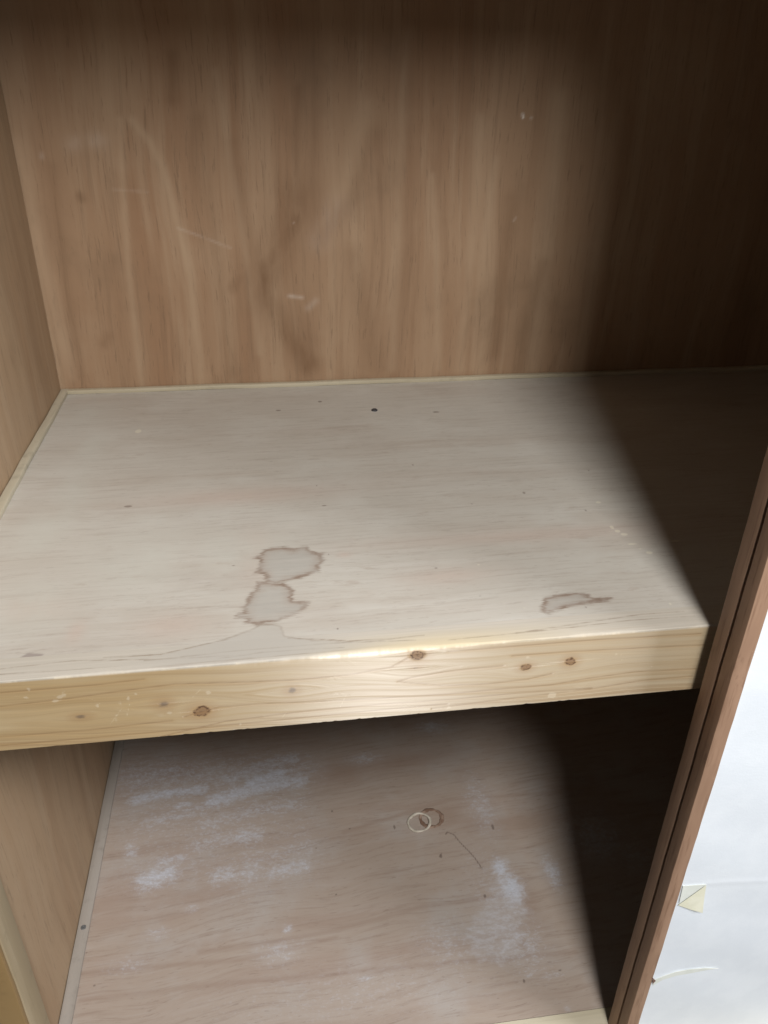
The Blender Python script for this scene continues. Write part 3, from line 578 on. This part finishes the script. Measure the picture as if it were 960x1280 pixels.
# front rail: one profile (bottom, front, rounded arris, top) swept along x, with the arris worn unevenly
def make_rail():
    xs = spans((.008, .90, .002), (.90, W - .004, .05))
    n = len(xs)
    R = 0.0018
    wear = R + .0010 * np.sin(xs * 37 + 1) * np.sin(xs * 11) + .0010 * np.sin(xs * 90) * np.sin(xs * 53 + .7) + .0034 * np.exp(-((xs - .46) / .085) ** 2)
    nr = np.random.RandomState(3)
    wear = np.clip(wear + nr.randn(n) * .00018, .0008, .007)
    prof = []                                           # functions of x -> (y, z), and 2-D coordinate
    zs = np.linspace(-HB + .0012, -.0075, 52)
    rows = [(np.full(n, RAIL - .001), np.full(n, -HB)), (np.full(n, .0012), np.full(n, -HB)), (np.full(n, .0003), np.full(n, -HB + .0004))]
    for z in zs: rows.append((np.zeros(n), np.full(n, z)))
    for a in np.linspace(0, math.pi / 2, 6):
        rows.append((wear * (1 - math.cos(a)), -wear + wear * math.sin(a)))
    for y in np.linspace(.0085, RAIL - .0001, 14): rows.append((np.full(n, y), np.zeros(n)))
    rows.append((np.full(n, RAIL - .0001), np.full(n, -.004)))
    m_ = len(rows)
    Y = np.stack([r[0] for r in rows], 1); Z = np.stack([r[1] for r in rows], 1); X = np.repeat(xs[:, None], m_, 1)
    # nicks along the lower arris
    for k in range(26):
        x0 = nr.uniform(.05, .85); w_ = nr.uniform(.001, .004); a_ = nr.uniform(.0002, .0008)
        g = a_ * np.exp(-((X - x0) / w_) ** 2) * (Z < -HB + .002)
        Z = Z + g
    Z = Z + .0003 * np.sin(X * 6 + 1) * (Z < -.05)
    verts = np.stack([X.ravel(), Y.ravel(), Z.ravel()], 1)
    idx = np.arange(n * m_).reshape(n, m_)
    fa = np.stack([idx[:-1, :-1], idx[1:, :-1], idx[1:, 1:], idx[:-1, 1:]], -1).reshape(-1, 4).tolist()
    fa += np.stack([idx[:-1, -1], idx[1:, -1], idx[1:, 0], idx[:-1, 0]], -1).tolist()
    fa += [idx[0].tolist(), idx[-1][::-1].tolist()]
    me = bpy.data.meshes.new('front_rail'); me.from_pydata(verts.tolist(), [], fa)
    bm = bmesh.new(); bm.from_mesh(me); bmesh.ops.recalc_face_normals(bm, faces=bm.faces); bm.to_mesh(me); bm.free()
    sm = np.zeros((n - 1, m_ - 1), bool); sm[:, 3 + len(zs) - 2:3 + len(zs) + 6] = True
    flags = np.zeros(len(me.polygons), bool); flags[:sm.size] = sm.ravel(); me.polygons.foreach_set('use_smooth', flags)
    PF = verts[:, [0, 2]]; PT = verts[:, [0, 1]]; on_top = verts[:, 2] > -.006
    set_attr(me, 'line', np.min([line_d(PF, q) for q in F['front_grain']], axis=0))
    set_attr(me, 'topline', np.where(verts[:, 1] > .004, np.min([line_d(PT, q) for q in F['top_grain']], axis=0), .05))
    red = [k[:4] for k in F['knots'] if k[4] > 0]; drk = [k[:4] for k in F['knots'] if k[4] == 0]
    set_attr(me, 'knot', np.minimum(np.min([ell_r(PF, k) for k in red], axis=0), 6))
    set_attr(me, 'knot_dark', np.minimum(np.min([ell_r(PF, k) for k in drk], axis=0), 6))
    warp = np.zeros(len(verts))
    for k in F['knots']:
        dx = (PF[:, 0] - k[0]) / .035; dz = (PF[:, 1] - k[1])
        warp += np.sign(dz) * -.011 * np.exp(-dx ** 2) * np.exp(-np.abs(dz) / .016)
    set_attr(me, 'warp', warp)
    set_attr(me, 'spill', poly_sd(PT, F['spill']))
    set_attr(me, 'chip', min_ell(PF, F['chips_front']))
    set_attr(me, 'scratch', np.min([line_d(PF, q) for q in F['scr_front']], axis=0))
    b = np.exp(-((verts[:, 0] - .52) / .12) ** 2) * np.clip(1.25 - verts[:, 1] / .024, 0, 1)
    set_attr(me, 'top_pale', np.clip(b, 0, 1))
    set_attr(me, 'raised', np.exp(-((verts[:, 0] - .50) / .16) ** 2))
    set_attr(me, 'worn_glare', np.clip((verts[:, 0] - .22) / .25, 0, 1))
    set_attr(me, 'wet', np.clip(np.exp(-((verts[:, 0] - .33) / .075) ** 2) * 1.2, 0, 1))
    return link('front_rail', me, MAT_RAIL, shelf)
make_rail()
box('batten', (.012, D - .012, .0), (W - .004, D - .0015, .007), MAT_BATTEN, parent=shelf, bevel=.0012, cuts=60, axis=0, wob=.00035)
box('batten', (.0012, RAIL + .01, .0), (.0132, D - .0015, .0072), MAT_BATTEN_Y, parent=shelf, bevel=.0012, cuts=40, axis=1, wob=.00035)
disc('nail', (F['nail'][0], F['nail'][1], 0), (0, 0, 1), 0.0054, .0022, MAT_NAIL, parent=shelf)

# ---------------------------------------------------------------- left door post
post = box('door_post', (-.09, .006, -H + .004), (.0105, .051, .897), MAT_POST, bevel=.0022, cuts=60, axis=2, wob=.0002)
tag(post, 'pale wooden upright post at the left front corner below the shelf', 'post')
box('facing_board', (-.09, -.003, -H + .004), (.0093, .0058, -HB - .004), MAT_FACING, parent=post, bevel=.0022, cuts=60, axis=2, wob=.0003)

# ---------------------------------------------------------------- sliding doors, one behind the other
def sliding_door(y0, y1, x0, x1, label):
    d = empty('sliding_door', ((x0 + x1) / 2, (y0 + y1) / 2, -H - .014))
    tag(d, label, 'sliding door'); d['kind'] = 'thing'
    z0, z1 = -H - .014, .895; SW = .0175
    box('stile', (x0, y0, z0), (x0 + SW, y1, z1), MAT_FRAME, parent=d, bevel=.0012, cuts=80, axis=2, wob=.00018)
    box('stile', (x1 - SW, y0, z0), (x1, y1, z1), MAT_FRAME, parent=d, bevel=.0012)
    box('rail', (x0 + SW, y0 + .001, z0), (x1 - SW, y1 - .001, z0 + .012), MAT_FRAME, parent=d, bevel=.0012)
    box('rail', (x0 + SW, y0 + .001, z1 - .02), (x1 - SW, y1 - .001, z1), MAT_FRAME, parent=d, bevel=.0012)
    nr = np.random.RandomState(5)
    def sheet(P):
        x, z = P[:, 0], P[:, 1]
        y = np.full(len(P), y0 + .0035)
        y = y + .00025 * np.sin(x * 21 + 2 * np.sin(z * 9)) * np.sin(z * 13 + 1) + .0003 * np.sin(z * 47 + x * 30)
        cr = line_d(P, F['crease'] + [(F['crease'][-1][0] + .5, F['crease'][-1][1] + .01)])
        y = y - .0004 * np.exp(-(cr / .004) ** 2)
        tr = line_d(P, F['tear_line']); y = y - .0005 * np.exp(-(tr / .004) ** 2)
        return np.stack([x, y, z], 1)
    slab('paper_panel', spans((x0 + SW - .001, 1.12, .004), (1.12, x1 - SW + .001, .06)), spans((z0 + .011, .2, .0035), (.2, z1 - .019, .06)), sheet,
         (0, (y1 - y0) - .007, 0), MAT_PAPER, parent=d, smooth=True)
    return d
front_door = sliding_door(-.060, -.0405, .811, W - .002, 'white papered sliding door with thin brown frame, torn paper flap at its edge')
rear_door = sliding_door(-.0365, -.017, .811, W - .002, 'narrow brown edge of the rear sliding door, between the shelf and the white door')

def patch(name, pts, y, lift, mat, thick=.0004):
    """a scrap of paper in the door plane; lift gives each corner's distance out of the door"""
    bm = bmesh.new()
    f = [bm.verts.new((p[0], y - l, p[1])) for p, l in zip(pts, lift)]
    g = [bm.verts.new((p[0], y - l + thick, p[1])) for p, l in zip(pts, lift)]
    n = len(pts)
    bm.faces.new(f); bm.faces.new(g[::-1])
    for i in range(n): bm.faces.new((f[i], g[i], g[(i + 1) % n], f[(i + 1) % n]))
    bmesh.ops.recalc_face_normals(bm, faces=bm.faces)
    bmesh.ops.triangulate(bm, faces=bm.faces)
    me = bpy.data.meshes.new(name); bm.to_mesh(me); bm.free()
    return link(name, me, mat, front_door)
YP = -.0575
patch('torn_patch', F['flap_upper'], YP, [.0002, .0002, .0002], MAT_OLDPAPER2)
patch('torn_flap', F['flap_lower'], YP, [.0003, .0003, .0010, .0032, .0008], MAT_OLDPAPER)
patch('paper_tear', F['tear'], YP, [.0003] * len(F['tear']), MAT_OLDPAPER2)
patch('paint_chip', F['chip'], -.0602, [.0003] * 3, MAT_CHIP)

# ---------------------------------------------------------------- the two rings on the closet floor
def ring(name, c, r, tube, flat, mat, tilt=(0, 0), seg=48, sub=8, wob=.03, amp=.2):
    bm = bmesh.new(); rows = []
    for i in range(seg):
        a = 2 * math.pi * i / seg
        rr = r * (1 + wob * math.sin(2 * a + 1) + wob * .4 * math.sin(5 * a)); tt = tube * (1 + amp * math.sin(3 * a + 2) + amp * .6 * math.sin(11 * a))
        row = []
        for j in range(sub):
            b = 2 * math.pi * j / sub
            q = rr + tt * math.cos(b); h = flat * math.sin(b) + flat + tilt[0] * math.cos(a) * r + tilt[1] * math.sin(a) * r + (abs(tilt[0]) + abs(tilt[1])) * r
            row.append(bm.verts.new((q * math.cos(a), q * math.sin(a), h)))
        rows.append(row)
    for i in range(seg):
        for j in range(sub):
            f = bm.faces.new((rows[i][j], rows[(i + 1) % seg][j], rows[(i + 1) % seg][(j + 1) % sub], rows[i][(j + 1) % sub])); f.smooth = True
    bmesh.ops.recalc_face_normals(bm, faces=bm.faces)
    me = bpy.data.meshes.new(name); bm.to_mesh(me); bm.free()
    o = link(name, me, mat); o.location = (c[0], c[1], -H + .0002)
    return o
RA = F['ring_ra'][0]
tag(ring('ring', F['ring_b'], RA * 1.0, .0034, .0006, MAT_RING_B, amp=.25),
    'thin brown ring lying flat under the white ring on the closet floor', 'ring', 'pair of rings on the closet floor')
tag(ring('ring', F['ring_a'], RA, .0025, .0011, MAT_RING, tilt=(.05, .03), wob=.04),
    'chalky white ring lying over the brown ring on the closet floor', 'ring', 'pair of rings on the closet floor')
